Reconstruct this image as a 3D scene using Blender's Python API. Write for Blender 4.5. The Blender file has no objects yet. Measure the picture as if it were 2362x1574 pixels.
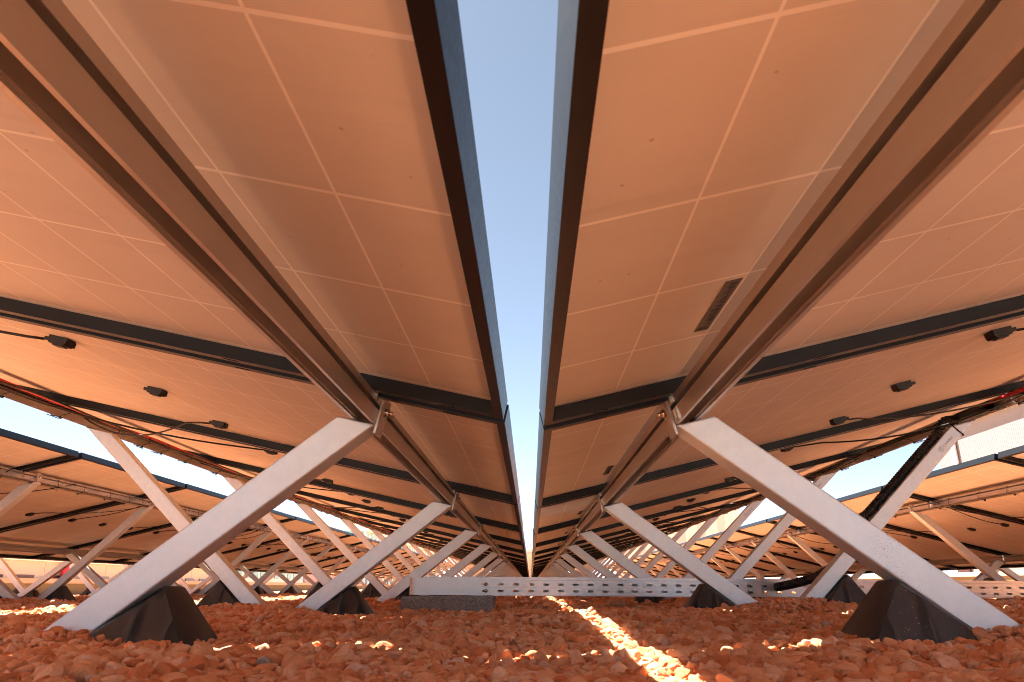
import bpy, bmesh, math, random
import numpy as np
from mathutils import Vector, Matrix

random.seed(7)
rng = np.random.default_rng(11)
SC = bpy.context.scene
COL = SC.collection

# ------------------------------------------------------------------ camera, sky, sun
YAW, PITCH, ROLL, FPX = -0.0213, 0.320, 0.0081, 1710.6
cam = bpy.data.cameras.new('camera')
cam.sensor_fit = 'HORIZONTAL'; cam.sensor_width = 36.0
cam.lens = 36.0 * FPX / 2362.0
cam.clip_start = 0.02; cam.clip_end = 3000
cam.dof.use_dof = True; cam.dof.focus_distance = 1.7; cam.dof.aperture_fstop = 22
co = bpy.data.objects.new('camera', cam); COL.objects.link(co)
F = Vector((math.sin(YAW) * math.cos(PITCH), math.cos(YAW) * math.cos(PITCH), math.sin(PITCH)))
R0 = Vector((math.cos(YAW), -math.sin(YAW), 0)); U0 = R0.cross(F)
Rv = R0 * math.cos(ROLL) - U0 * math.sin(ROLL); Uv = R0 * math.sin(ROLL) + U0 * math.cos(ROLL)
co.matrix_world = Matrix(((Rv.x, Uv.x, -F.x, 0), (Rv.y, Uv.y, -F.y, 0), (Rv.z, Uv.z, -F.z, 0), (0, 0, 0, 1)))
SC.camera = co

SUN = Vector((-0.405, 0.44, 1.0)).normalized()
W = bpy.data.worlds.new('World'); SC.world = W; W.use_nodes = True
nt = W.node_tree; nt.nodes.clear()
sky = nt.nodes.new('ShaderNodeTexSky'); sky.sky_type = 'NISHITA'; sky.sun_disc = False
sky.sun_elevation = math.asin(SUN.z); sky.sun_rotation = math.atan2(SUN.x, SUN.y)
sky.altitude = 0; sky.air_density = 0.38; sky.dust_density = 0.15; sky.ozone_density = 1.0
bg = nt.nodes.new('ShaderNodeBackground'); bg.inputs[1].default_value = 0.05
wo = nt.nodes.new('ShaderNodeOutputWorld')
hs = nt.nodes.new('ShaderNodeHueSaturation'); hs.inputs['Saturation'].default_value = 0.70; hs.inputs['Hue'].default_value = 0.485; hs.inputs['Value'].default_value = 0.92
nt.links.new(sky.outputs[0], hs.inputs['Color']); nt.links.new(hs.outputs[0], bg.inputs[0]); nt.links.new(bg.outputs[0], wo.inputs[0])

sl = bpy.data.lights.new('sun', 'SUN'); sl.energy = 5.0; sl.angle = math.radians(0.5); sl.color = (1.0, 0.93, 0.82)
so = bpy.data.objects.new('sun', sl); COL.objects.link(so)
so.rotation_euler = (-SUN).to_track_quat('-Z', 'Y').to_euler(); so.location = (-3, 3, 8)

SC.view_settings.view_transform = 'Standard'; SC.view_settings.look = 'None'
SC.view_settings.exposure = 2.8; SC.view_settings.gamma = 1.0
SC.cycles.max_bounces = 10; SC.cycles.diffuse_bounces = 6; SC.cycles.glossy_bounces = 4
SC.cycles.use_denoising = True
SC.cycles.use_adaptive_sampling = True; SC.cycles.adaptive_threshold = 0.028
SC.cycles.pixel_filter_type = 'BLACKMAN_HARRIS'; SC.cycles.filter_width = 0.95
SC.cycles.sample_clamp_indirect = 8.0

# ------------------------------------------------------------------ helpers
NUM = ['first', 'second', 'third', 'fourth', 'fifth', 'sixth', 'seventh', 'eighth', 'ninth', 'tenth', 'eleventh',
       'twelfth', 'thirteenth', 'fourteenth', 'fifteenth', 'sixteenth', 'seventeenth', 'eighteenth', 'nineteenth',
       'twentieth', 'twenty-first', 'twenty-second', 'twenty-third', 'twenty-fourth', 'twenty-fifth', 'twenty-sixth']


def tag(o, label=None, cat=None, group=None, kind=None):
    if label: o['label'] = label
    if cat: o['category'] = cat
    if group: o['group'] = group
    if kind: o['kind'] = kind
    return o


def link(o, parent=None):
    COL.objects.link(o)
    if parent: o.parent = parent
    return o


def empty(name, loc=(0, 0, 0), mat=None):
    o = bpy.data.objects.new(name, None); COL.objects.link(o)
    o.empty_display_size = 0.05
    if mat is not None: o.matrix_world = mat
    else: o.location = loc
    return o


class MB:
    """collects shapes, then links them as one mesh object"""
    def __init__(s):
        s.v = []; s.f = []; s.m = []; s.sm = []
    def add(s, vs, fs, mi=0, smooth=False):
        b = len(s.v); s.v += [tuple(p) for p in vs]
        for f in fs:
            s.f.append(tuple(b + i for i in f)); s.m.append(mi); s.sm.append(smooth)
        return s
    def box(s, x0, x1, y0, y1, z0, z1, mi=0):
        vs = [(x, y, z) for z in (z0, z1) for y in (y0, y1) for x in (x0, x1)]
        return s.add(vs, [(0, 2, 3, 1), (4, 5, 7, 6), (0, 1, 5, 4), (2, 6, 7, 3), (0, 4, 6, 2), (1, 3, 7, 5)], mi)
    def prism_y(s, poly, y0, y1, mi=0, smooth=False):
        """poly: (x,z) list, extruded in y"""
        n = len(poly)
        vs = [(x, y0, z) for x, z in poly] + [(x, y1, z) for x, z in poly]
        fs = [tuple(range(n)), tuple(range(2 * n - 1, n - 1, -1))]
        fs += [(i, i + n, (i + 1) % n + n, (i + 1) % n) for i in range(n)]
        a = sum(poly[i][0] * poly[(i + 1) % n][1] - poly[(i + 1) % n][0] * poly[i][1] for i in range(n))
        if a < 0: fs = [tuple(reversed(f)) for f in fs]
        return s.add(vs, fs, mi, smooth)
    def tube(s, pts, r, n=8, mi=0, closed=False, rad=None, cap=True):
        P = [Vector(p) for p in pts]; k = len(P); vs = []; up = Vector((0.13, 0.21, 0.97)).normalized()
        for i in range(k):
            a = P[(i - 1) % k] if (closed or i > 0) else P[i]
            b = P[(i + 1) % k] if (closed or i < k - 1) else P[i]
            t = (b - a)
            t = t.normalized() if t.length > 1e-9 else Vector((0, 1, 0))
            u = up - t * up.dot(t)
            if u.length < 1e-3: u = Vector((1, 0, 0)) - t * t.x
            u.normalize(); w = t.cross(u)
            rr = rad[i] if rad else r
            for j in range(n):
                an = 2 * math.pi * j / n
                vs.append(P[i] + (u * math.cos(an) + w * math.sin(an)) * rr)
        fs = []
        for i in range(k if closed else k - 1):
            for j in range(n):
                a = i * n + j; b = i * n + (j + 1) % n; i2 = (i + 1) % k
                fs.append((a, b, i2 * n + (j + 1) % n, i2 * n + j))
        if cap and not closed:
            fs.append(tuple(range(n - 1, -1, -1))); fs.append(tuple((k - 1) * n + j for j in range(n)))
        return s.add(vs, fs, mi, True)
    def cyl(s, c, axis, r, h, n=12, mi=0):
        c = Vector(c); a = Vector(axis).normalized()
        return s.tube([c, c + a * h], r, n, mi)
    def mesh(s, name, mats):
        me = bpy.data.meshes.new(name)
        me.from_pydata(s.v, [], s.f)
        for m in mats: me.materials.append(m)
        me.polygons.foreach_set('material_index', s.m)
        me.polygons.foreach_set('use_smooth', s.sm)
        me.update(); return me
    def build(s, name, mats, parent=None):
        if not isinstance(mats, (list, tuple)): mats = [mats]
        o = bpy.data.objects.new(name, s.mesh(name, mats))
        return link(o, parent)


def bevel(o, w=0.002, seg=2):
    m = o.modifiers.new('bevel', 'BEVEL'); m.width = w; m.segments = seg; m.limit_method = 'ANGLE'
    m.angle_limit = math.radians(40)
    return o


# ------------------------------------------------------------------ materials
def mat(name, col, rough=0.6, metal=0.0, spec=0.5):
    m = bpy.data.materials.new(name); m.use_nodes = True
    b = m.node_tree.nodes['Principled BSDF']
    b.inputs['Base Color'].default_value = (*col, 1); b.inputs['Roughness'].default_value = rough
    b.inputs['Metallic'].default_value = metal; b.inputs['Specular IOR Level'].default_value = spec
    return m


def nodes(m):
    t = m.node_tree
    return t, t.nodes, t.links, t.nodes['Principled BSDF']


def noise(N, L, vec, scale, detail=4, rough=0.55):
    n = N.new('ShaderNodeTexNoise'); n.inputs['Scale'].default_value = scale
    n.inputs['Detail'].default_value = detail; n.inputs['Roughness'].default_value = rough
    L.new(vec, n.inputs['Vector']); return n.outputs[0]


def ramp(N, L, fac, stops):
    r = N.new('ShaderNodeValToRGB'); L.new(fac, r.inputs[0])
    e = r.color_ramp.elements
    while len(e) < len(stops): e.new(0.5)
    for i, (p, c) in enumerate(stops):
        e[i].position = p; e[i].color = (*c, 1) if len(c) == 3 else c
    return r.outputs[0]


def mixc(N, L, fac, a, b, mode='MIX'):
    x = N.new('ShaderNodeMix'); x.data_type = 'RGBA'; x.blend_type = mode
    if isinstance(fac, float): x.inputs[0].default_value = fac
    else: L.new(fac, x.inputs[0])
    for i, q in ((6, a), (7, b)):
        if isinstance(q, tuple): x.inputs[i].default_value = (*q, 1)
        else: L.new(q, x.inputs[i])
    return x.outputs[2]


def dirty_metal(name, col, dirt, rough, metal, spots, grain=(1, 1, 1), spot_scale=260, low=False):
    m = mat(name, col, rough, metal)
    t, N, L, b = nodes(m)
    tc = N.new('ShaderNodeTexCoord')
    oi = N.new('ShaderNodeObjectInfo')
    ad = N.new('ShaderNodeVectorMath'); ad.operation = 'ADD'
    sc_ = N.new('ShaderNodeVectorMath'); sc_.operation = 'SCALE'; sc_.inputs[3].default_value = 37.0
    cm = N.new('ShaderNodeCombineXYZ')
    for i in range(3): L.new(oi.outputs['Random'], cm.inputs[i])
    L.new(cm.outputs[0], sc_.inputs[0]); L.new(tc.outputs['Object'], ad.inputs[0]); L.new(sc_.outputs[0], ad.inputs[1])
    V = ad.outputs[0]
    mp = N.new('ShaderNodeMapping'); mp.inputs['Scale'].default_value = grain; L.new(V, mp.inputs[0])
    streak = noise(N, L, mp.outputs[0], 60, 5)
    c1 = mixc(N, L, ramp(N, L, streak, [(0.3, (0, 0, 0)), (0.75, (1, 1, 1))]), tuple(x * 0.86 for x in col), col)
    big = noise(N, L, V, 9, 4)
    c2 = mixc(N, L, ramp(N, L, big, [(0.45, (0, 0, 0)), (0.8, (0.55, 0.55, 0.55))]), c1, dirt)
    vo = N.new('ShaderNodeTexVoronoi'); vo.inputs['Scale'].default_value = spot_scale; L.new(V, vo.inputs['Vector'])
    sp = ramp(N, L, vo.outputs['Distance'], [(0.0, (1, 1, 1)), (0.2, (1, 1, 1)), (0.3, (0, 0, 0))])
    wn = noise(N, L, V, 7, 5, 0.7)
    if low:                                    # splashes of dirt thicken toward the gravel
        sx = N.new('ShaderNodeSeparateXYZ'); L.new(tc.outputs['Object'], sx.inputs[0])
        mr = N.new('ShaderNodeMapRange'); mr.inputs[1].default_value = -0.08; mr.inputs[2].default_value = -0.30
        mr.inputs[3].default_value = 0.0; mr.inputs[4].default_value = 0.11; L.new(sx.outputs[2], mr.inputs[0])
        am = N.new('ShaderNodeMath'); am.operation = 'ADD'; L.new(wn, am.inputs[0]); L.new(mr.outputs[0], am.inputs[1]); wn = am.outputs[0]
    where = ramp(N, L, wn, [(spots, (0, 0, 0)), (min(spots + 0.12, 1), (1, 1, 1))])
    f = N.new('ShaderNodeMath'); f.operation = 'MULTIPLY'; L.new(sp, f.inputs[0]); L.new(where, f.inputs[1])
    c3 = mixc(N, L, f.outputs[0], c2, (0.05, 0.03, 0.02))
    L.new(c3, b.inputs['Base Color'])
    rr = N.new('ShaderNodeMapRange'); rr.inputs[3].default_value = rough - 0.08; rr.inputs[4].default_value = rough + 0.15
    L.new(streak, rr.inputs[0]); L.new(rr.outputs[0], b.inputs['Roughness'])
    return m


M_STRUT = dirty_metal('strut_aluminium', (0.68, 0.745, 0.785), (0.62, 0.60, 0.58), 0.40, 0.45, 0.62, spot_scale=430, low=True)
M_RAIL = dirty_metal('rail_aluminium', (0.56, 0.53, 0.50), (0.42, 0.36, 0.32), 0.32, 0.80, 0.8, (30, 0.4, 30))
M_TRAY = dirty_metal('galvanised_steel', (0.62, 0.62, 0.63), (0.55, 0.5, 0.47), 0.36, 0.75, 0.9, (1, 8, 8))
M_BOLT = mat('bolt_steel', (0.6, 0.55, 0.48), 0.25, 1.0)
M_FRAME = dirty_metal('black_anodised_frame', (0.007, 0.0075, 0.009), (0.013, 0.010, 0.008), 0.34, 0.06, 0.97, (4, 4, 4), 420)
M_FRAME.node_tree.nodes['Principled BSDF'].inputs['Specular IOR Level'].default_value = 0.32
M_BLACK = mat('black_cable_sheath', (0.008, 0.0075, 0.0075), 0.45)
M_JB = mat('junction_box_plastic', (0.008, 0.0075, 0.007), 0.5)
M_RED = mat('red_cable_sheath', (0.62, 0.010, 0.010), 0.4)
M_TIE = mat('zip_tie_nylon', (0.009, 0.009, 0.009), 0.5)
M_GLASS = mat('panel_front_glass', (0.012, 0.016, 0.035), 0.08)
M_HOSE = mat('corrugated_pipe_plastic', (0.012, 0.011, 0.011), 0.4)
M_STICK = mat('rating_sticker', (0.13, 0.115, 0.10), 0.5)
M_INK = mat('sticker_ink', (0.03, 0.03, 0.03), 0.6)
M_ENGRAVE = mat('engraved_mark', (0.30, 0.29, 0.29), 0.55, 0.3)


def backsheet(name, col):
    m = mat(name, col, 0.5, 0, 0.4)
    t, N, L, b = nodes(m)
    tc = N.new('ShaderNodeTexCoord')
    oi = N.new('ShaderNodeObjectInfo'); ad = N.new('ShaderNodeVectorMath'); ad.operation = 'ADD'
    mu = N.new('ShaderNodeVectorMath'); mu.operation = 'SCALE'; mu.inputs[3].default_value = 19.0
    L.new(oi.outputs['Location'], mu.inputs[0]); L.new(tc.outputs['Object'], ad.inputs[0]); L.new(mu.outputs[0], ad.inputs[1])
    V = ad.outputs[0]
    n = noise(N, L, V, 3.0, 6, 0.65)
    c = mixc(N, L, ramp(N, L, n, [(0.3, (0, 0, 0)), (0.7, (1, 1, 1))]), tuple(x * 0.90 for x in col), tuple(min(1, x * 1.06) for x in col))
    mp = N.new('ShaderNodeMapping'); mp.inputs['Scale'].default_value = (2.0, 40, 2); L.new(V, mp.inputs[0])
    dr = ramp(N, L, noise(N, L, mp.outputs[0], 1.0, 5, 0.7), [(0.56, (0, 0, 0)), (0.72, (0.16, 0.16, 0.16))])
    c = mixc(N, L, dr, c, tuple(x * 0.55 for x in col))
    fl = N.new('ShaderNodeTexVoronoi'); fl.inputs['Scale'].default_value = 26; L.new(V, fl.inputs['Vector'])
    sp = ramp(N, L, fl.outputs['Distance'], [(0.0, (0.5, 0.5, 0.5)), (0.03, (0.5, 0.5, 0.5)), (0.055, (0, 0, 0))])
    c = mixc(N, L, sp, c, (0.25, 0.16, 0.10))
    L.new(c, b.inputs['Base Color'])
    bp = N.new('ShaderNodeBump'); bp.inputs['Strength'].default_value = 0.08; bp.inputs['Distance'].default_value = 0.004
    L.new(noise(N, L, V, 9, 3), bp.inputs['Height']); L.new(bp.outputs[0], b.inputs['Normal'])
    return m


M_CELL = backsheet('backsheet_over_cells', (0.70, 0.665, 0.605))
M_LINE = backsheet('backsheet_between_cells', (0.95, 0.93, 0.87))  # white sheet in the gaps, coloured paler to stand for sunlight passing through


def tub_plastic():
    m = mat('black_recycled_plastic', (0.03, 0.03, 0.032), 0.42)
    t, N, L, b = nodes(m)
    tc = N.new('ShaderNodeTexCoord'); V = tc.outputs['Object']
    dust = ramp(N, L, noise(N, L, V, 14, 8, 0.72), [(0.5, (0, 0, 0)), (0.75, (0.6, 0.6, 0.6))])
    c = mixc(N, L, dust, (0.016, 0.016, 0.018), (0.10, 0.062, 0.042))
    vo = N.new('ShaderNodeTexVoronoi'); vo.inputs['Scale'].default_value = 130; L.new(V, vo.inputs['Vector'])
    sp = ramp(N, L, vo.outputs['Distance'], [(0, (1, 1, 1)), (0.1, (1, 1, 1)), (0.16, (0, 0, 0))])
    w = ramp(N, L, noise(N, L, V, 25, 3), [(0.52, (0, 0, 0)), (0.6, (1, 1, 1))])
    f = N.new('ShaderNodeMath'); f.operation = 'MULTIPLY'; L.new(sp, f.inputs[0]); L.new(w, f.inputs[1])
    L.new(mixc(N, L, f.outputs[0], c, (0.26, 0.16, 0.10)), b.inputs['Base Color'])
    bp = N.new('ShaderNodeBump'); bp.inputs['Strength'].default_value = 0.25; bp.inputs['Distance'].default_value = 0.002
    L.new(noise(N, L, V, 90, 4), bp.inputs['Height']); L.new(bp.outputs[0], b.inputs['Normal'])
    return m


M_TUB = tub_plastic()


def concrete():
    m = mat('concrete', (0.28, 0.26, 0.24), 0.9)
    t, N, L, b = nodes(m)
    tc = N.new('ShaderNodeTexCoord'); V = tc.outputs['Object']
    c = ramp(N, L, noise(N, L, V, 180, 6, 0.7), [(0.35, (0.12, 0.11, 0.10)), (0.6, (0.32, 0.30, 0.28))])
    L.new(c, b.inputs['Base Color'])
    bp = N.new('ShaderNodeBump'); bp.inputs['Strength'].default_value = 0.5; bp.inputs['Distance'].default_value = 0.003
    L.new(noise(N, L, V, 160, 5, 0.7), bp.inputs['Height']); L.new(bp.outputs[0], b.inputs['Normal'])
    return m


M_CONC = concrete()


def stone_mat():
    m = mat('red_gravel_stone', (0.45, 0.17, 0.09), 0.85, 0, 0.25)
    t, N, L, b = nodes(m)
    at = N.new('ShaderNodeAttribute'); at.attribute_type = 'INSTANCER'; at.attribute_name = 'tone'
    tc = N.new('ShaderNodeTexCoord'); V = tc.outputs['Object']
    c = ramp(N, L, at.outputs['Fac'], [(0.0, (0.60, 0.17, 0.055)), (0.2, (0.76, 0.30, 0.125)), (0.5, (0.86, 0.43, 0.22)),
                                       (0.85, (0.90, 0.55, 0.345)), (0.93, (0.88, 0.60, 0.43)), (0.965, (0.54, 0.46, 0.39)), (1.0, (0.86, 0.68, 0.52))])
    n = noise(N, L, V, 2.2, 6, 0.65)
    c = mixc(N, L, ramp(N, L, n, [(0.42, (0.0, 0.0, 0.0)), (0.72, (0.5, 0.5, 0.5))]), c, (0.62, 0.19, 0.065))
    L.new(c, b.inputs['Base Color'])
    bp = N.new('ShaderNodeBump'); bp.inputs['Strength'].default_value = 0.5; bp.inputs['Distance'].default_value = 0.25
    L.new(noise(N, L, V, 5, 6, 0.7), bp.inputs['Height']); L.new(bp.outputs[0], b.inputs['Normal'])
    return m


M_STONE = stone_mat()


def ground_mat():
    m = mat('red_gravel_bed', (0.45, 0.16, 0.08), 0.95, 0, 0.2)
    t, N, L, b = nodes(m)
    ge = N.new('ShaderNodeNewGeometry'); V = ge.outputs['Position']
    vo = N.new('ShaderNodeTexVoronoi'); vo.inputs['Scale'].default_value = 55; L.new(V, vo.inputs['Vector'])
    sep = N.new('ShaderNodeSeparateColor'); L.new(vo.outputs['Color'], sep.inputs[0])
    c = ramp(N, L, sep.outputs[0], [(0, (0.56, 0.17, 0.055)), (0.5, (0.70, 0.28, 0.115)), (0.9, (0.78, 0.38, 0.19)), (1, (0.66, 0.5, 0.38))])
    L.new(c, b.inputs['Base Color'])
    bp = N.new('ShaderNodeBump'); bp.inputs['Strength'].default_value = 1.0; bp.inputs['Distance'].default_value = 0.01
    bp.invert = True
    L.new(vo.outputs['Distance'], bp.inputs['Height']); L.new(bp.outputs[0], b.inputs['Normal'])
    return m


M_GROUND = ground_mat()

# ------------------------------------------------------------------ rows of the array
TILT = 0.2265; CT, ST = math.cos(TILT), math.sin(TILT)
PL, PW, PITCHY = 1.722, 1.155, 1.18          # panel length up the slope, width along the row, spacing
FH = 0.029                                   # frame height
RW, RH = 0.038, 0.038
S_RAIL2 = PL - 0.195 - RW
GZ = -0.075                                  # general level of the gravel

ROWS = [
    dict(key='L1', xl=-0.037, zl=0.2325, sg=-1, y0=-0.089, n=24, sy=(1.114, 1.315), tilt=TILT, inset=0.195, place='left of the narrow central sky gap'),
    dict(key='R1', xl=0.022, zl=0.2210, sg=1, y0=-0.089, n=24, sy=(1.093, 1.322), tilt=TILT, inset=0.195, place='right of the narrow central sky gap'),
    dict(key='L2', xl=-3.888, zl=0.235, sg=1, y0=0.075, n=20, sy=(-0.07, 0.13), tilt=TILT, inset=0.283, place='across the left aisle'),
    dict(key='R2', xl=3.842, zl=0.113, sg=-1, y0=-0.025, n=20, sy=(-0.07, 0.13), tilt=0.255, inset=0.283, place='across the right aisle'),
    dict(key='L3', xl=-3.960, zl=0.235, sg=-1, y0=0.075, n=12, sy=(-0.07, 0.13), tilt=TILT, inset=0.283, place='hidden behind the far left low rail'),
    dict(key='R3', xl=3.915, zl=0.113, sg=1, y0=-0.025, n=12, sy=(-0.07, 0.13), tilt=TILT, inset=0.283, place='hidden behind the far right low rail'),
]
for r in ROWS:
    r['len'] = r['n'] * PITCHY - (PITCHY - PW)
    r['ns'] = int((r['y0'] + r['len'] - r['sy'][1]) / 1.19) + 1
    r['c'] = math.cos(r['tilt']); r['s'] = math.sin(r['tilt'])
    r['rails'] = (r['inset'], PL - r['inset'] - RW)


def row_mat(r, y=0.0, tilt=True):
    """row-local frame: x = away from the low edge (up the slope), y along the row, z = normal / up"""
    sg = r['sg']
    rot = Matrix.Rotation(0 if sg > 0 else math.pi, 4, 'Z')
    t = Matrix.Rotation(-r['tilt'], 4, 'Y') if tilt else Matrix.Identity(4)
    return Matrix.Translation((r['xl'], y, r['zl'])) @ rot @ t


# ------------------------------------------------------------------ ground
FEET = []
for r in ROWS[:4]:
    for k in range(0, 9):
        FEET.append((r['xl'] + r['sg'] * 0.67, r['sy'][0] + 1.19 * k + 0.03)); FEET.append((r['xl'] + r['sg'] * 0.90, r['sy'][1] + 1.19 * k + 0.03))
FEET = np.array(FEET)


def gheight(x, y):
    x = np.asarray(x, float); y = np.asarray(y, float)
    z = GZ + 0 * x
    for fx, fy in FEET:
        if fy > 9: continue
        d2 = ((x - fx) / 0.16) ** 2 + ((y - fy) / 0.16) ** 2
        z = z + 0.022 * np.exp(-d2)
    z = z + 0.008 * np.sin(x * 7.1 + 1.3 * y) * np.sin(y * 5.3 + 0.7) + 0.007 * np.sin(x * 17 + 2) * np.sin(y * 13 + x * 4)
    z = z + 0.003 * np.exp(-((y - 1.75) / 0.25) ** 2) * (np.abs(x) < 0.5) * np.cos(np.clip(x, -.5, .5) * math.pi) ** 2
    for fx, fy in ((-0.58, 1.02), (0.56, 1.00)):
        z = z - 0.015 * np.exp(-((x - fx) / 0.19) ** 2 - ((y - fy) / 0.09) ** 2)
    z = z - 0.016 * np.exp(-((x + 0.28) / 0.32) ** 2 - ((y - 2.45) / 0.5) ** 2)
    z = z + 0.016 * np.exp(-((x - 0.14) / 0.24) ** 2 - ((y - 1.62) / 0.2) ** 2)
    return z


def build_ground():
    def axis(lo, hi, step, far):
        a = list(np.arange(lo, hi + 1e-6, step)); o = hi; d = step
        pos = []
        while o < far:
            d *= 1.35; o += d; pos.append(o)
        neg = []; o = lo; d = step
        while o > -far:
            d *= 1.35; o -= d; neg.append(o)
        return np.array(neg[::-1] + a + pos)
    X = axis(-3.2, 3.2, 0.035, 900); Y = axis(-0.3, 4.0, 0.035, 900)
    gx, gy = np.meshgrid(X, Y)
    z = gheight(gx, gy) - 0.006
    fade = np.clip((np.maximum(np.abs(gx) - 5, np.abs(gy) - 12)) / 10, 0, 1)
    z = z * (1 - fade) + (GZ - 0.006) * fade
    me = bpy.data.meshes.new('ground')
    nx, ny = len(X), len(Y)
    V = np.stack([gx.ravel(), gy.ravel(), z.ravel()], 1)
    idx = np.arange(nx * ny).reshape(ny, nx)
    Q = np.stack([idx[:-1, :-1].ravel(), idx[:-1, 1:].ravel(), idx[1:, 1:].ravel(), idx[1:, :-1].ravel()], 1)
    me.vertices.add(len(V)); me.vertices.foreach_set('co', V.ravel())
    me.loops.add(Q.size); me.loops.foreach_set('vertex_index', Q.ravel())
    me.polygons.add(len(Q)); me.polygons.foreach_set('loop_start', np.arange(0, Q.size, 4))
    me.update(calc_edges=True); me.polygons.foreach_set('use_smooth', [True] * len(Q))
    me.materials.append(M_GROUND)
    o = link(bpy.data.objects.new('ground', me)); tag(o, kind='structure')


build_ground()


def stone_mesh(i, subdiv):
    bm = bmesh.new(); bmesh.ops.create_icosphere(bm, subdivisions=subdiv, radius=0.5)
    rs = random.Random(100 + i)
    planes = []
    rnd = i % 3                                # 0 broken, 1 worn, 2 rounded
    for _ in range((13, 10, 7)[rnd]):
        d = Vector((rs.gauss(0, 1), rs.gauss(0, 1), rs.gauss(0, 1))).normalized()
        planes.append((d, rs.uniform(*((0.26, 0.42), (0.30, 0.44), (0.36, 0.47))[rnd])))
    ph = [rs.uniform(0, 6) for _ in range(6)]
    for v in bm.verts:
        p = v.co.copy()
        for d, h in planes:
            e = p.dot(d) - h
            if e > 0: p -= d * e * (0.97, 0.9, 0.8)[rnd]
        p *= 1 + 0.05 * math.sin(p.x * 9 + ph[0]) * math.sin(p.y * 8 + ph[1]) + 0.03 * math.sin(p.z * 17 + ph[2])
        v.co = p * 1.08
    for f in bm.faces: f.smooth = True
    me = bpy.data.meshes.new('stone'); bm.to_mesh(me); bm.free()
    if rnd < 2: me.set_sharp_from_angle(angle=math.radians(26 if rnd == 0 else 34))
    me.materials.append(M_STONE)
    return bpy.data.objects.new('stone', me)


def build_gravel():
    kinds = bpy.data.collections.new('gravel_stone_kinds')
    NK = 15
    for i in range(NK): kinds.objects.link(stone_mesh(i, 3))
    P = []; S = []; Rr = []; T = []; I = []

    def scatter(y0, y1, spacing, lo, hi, layers, side):
        ymid = np.arange(y0, y1, spacing)
        xs, ys = [], []
        for y in ymid:
            h = min(0.74 * y + 0.16, side)
            a = np.arange(-h, h, spacing)
            xs.append(a); ys.append(np.full(len(a), y))
        x = np.concatenate(xs); y = np.concatenate(ys)
        for l in range(layers):
            xx = x + rng.uniform(-.6, .6, len(x)) * spacing; yy = y + rng.uniform(-.6, .6, len(x)) * spacing
            u = rng.uniform(0, 1, len(x))
            d = lo + (hi - lo) * u ** 2.6
            z = gheight(xx, yy) - 0.10 * d + rng.uniform(-0.004, 0.006, len(x)) + (l * 0.002 if l else 0)
            P.append(np.stack([xx, yy, z], 1))
            asp = np.stack([rng.uniform(.85, 1.35, len(x)), rng.uniform(.7, 1.0, len(x)), rng.uniform(.42, .8, len(x))], 1)
            S.append(asp * d[:, None])
            Rr.append(np.stack([rng.normal(0, .45, len(x)), rng.normal(0, .45, len(x)), rng.uniform(0, 6.28, len(x))], 1))
            T.append(np.clip(rng.beta(1.6, 2.0, len(x)), 0, 1)); I.append(rng.integers(0, NK, len(x)))
    scatter(0.36, 0.62, 0.0090, 0.009, 0.024, 1, 1.4)
    scatter(0.62, 1.35, 0.0095, 0.009, 0.027, 1, 1.4)
    scatter(0.62, 1.35, 0.055, 0.022, 0.036, 1, 1.4)
    scatter(0.36, 1.25, 0.0125, 0.0035, 0.0075, 1, 1.2)
    scatter(1.35, 2.9, 0.0135, 0.011, 0.030, 1, 2.6)
    scatter(2.9, 10.5, 0.032, 0.022, 0.045, 1, 6.5)
    P = np.concatenate(P); S = np.concatenate(S); Rr = np.concatenate(Rr); T = np.concatenate(T); I = np.concatenate(I)
    # a few odd pale stones, as in the photograph
    me = bpy.data.meshes.new('gravel'); me.vertices.add(len(P)); me.vertices.foreach_set('co', P.ravel())
    for nm, ty, arr in (('size', 'FLOAT_VECTOR', S), ('turn', 'FLOAT_VECTOR', Rr), ('tone', 'FLOAT', T), ('which', 'INT', I)):
        a = me.attributes.new(nm, ty, 'POINT')
        a.data.foreach_set('vector' if ty == 'FLOAT_VECTOR' else 'value', arr.ravel().astype(np.int32 if ty == 'INT' else np.float32))
    me.update(); me.materials.append(M_STONE)
    o = link(bpy.data.objects.new('gravel', me))
    tag(o, 'loose red crushed gravel covering the whole flat roof', 'gravel', kind='stuff')
    g = bpy.data.node_groups.new('scatter_stones', 'GeometryNodeTree')
    g.interface.new_socket('Geometry', in_out='INPUT', socket_type='NodeSocketGeometry')
    g.interface.new_socket('Geometry', in_out='OUTPUT', socket_type='NodeSocketGeometry')
    N, L = g.nodes, g.links
    gi = N.new('NodeGroupInput'); go = N.new('NodeGroupOutput')
    ci = N.new('GeometryNodeCollectionInfo'); ci.inputs['Collection'].default_value = kinds
    ci.inputs['Separate Children'].default_value = True; ci.inputs['Reset Children'].default_value = True
    iop = N.new('GeometryNodeInstanceOnPoints'); iop.inputs['Pick Instance'].default_value = True

    def att(nm, ty):
        n = N.new('GeometryNodeInputNamedAttribute'); n.data_type = ty; n.inputs['Name'].default_value = nm
        return [q for q in n.outputs if q.enabled and q.name == 'Attribute'][0]
    L.new(gi.outputs[0], iop.inputs['Points']); L.new(ci.outputs[0], iop.inputs['Instance'])
    L.new(att('which', 'INT'), iop.inputs['Instance Index'])
    L.new(att('turn', 'FLOAT_VECTOR'), iop.inputs['Rotation'])
    L.new(att('size', 'FLOAT_VECTOR'), iop.inputs['Scale'])
    L.new(iop.outputs[0], go.inputs[0])
    md = o.modifiers.new('stones', 'NODES'); md.node_group = g


build_gravel()

b = MB(); b.box(-60, 60, -45, -1.0, GZ - 0.05, GZ + 0.012)  # unseen slab behind the camera, added to bounce neutral light onto the struts
M_BOUNCE = mat('bounce_slab_grey', (0.42, 0.41, 0.40), 0.85)
tag(b.build('unseen_bounce_slab', M_BOUNCE), kind='structure')

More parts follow.
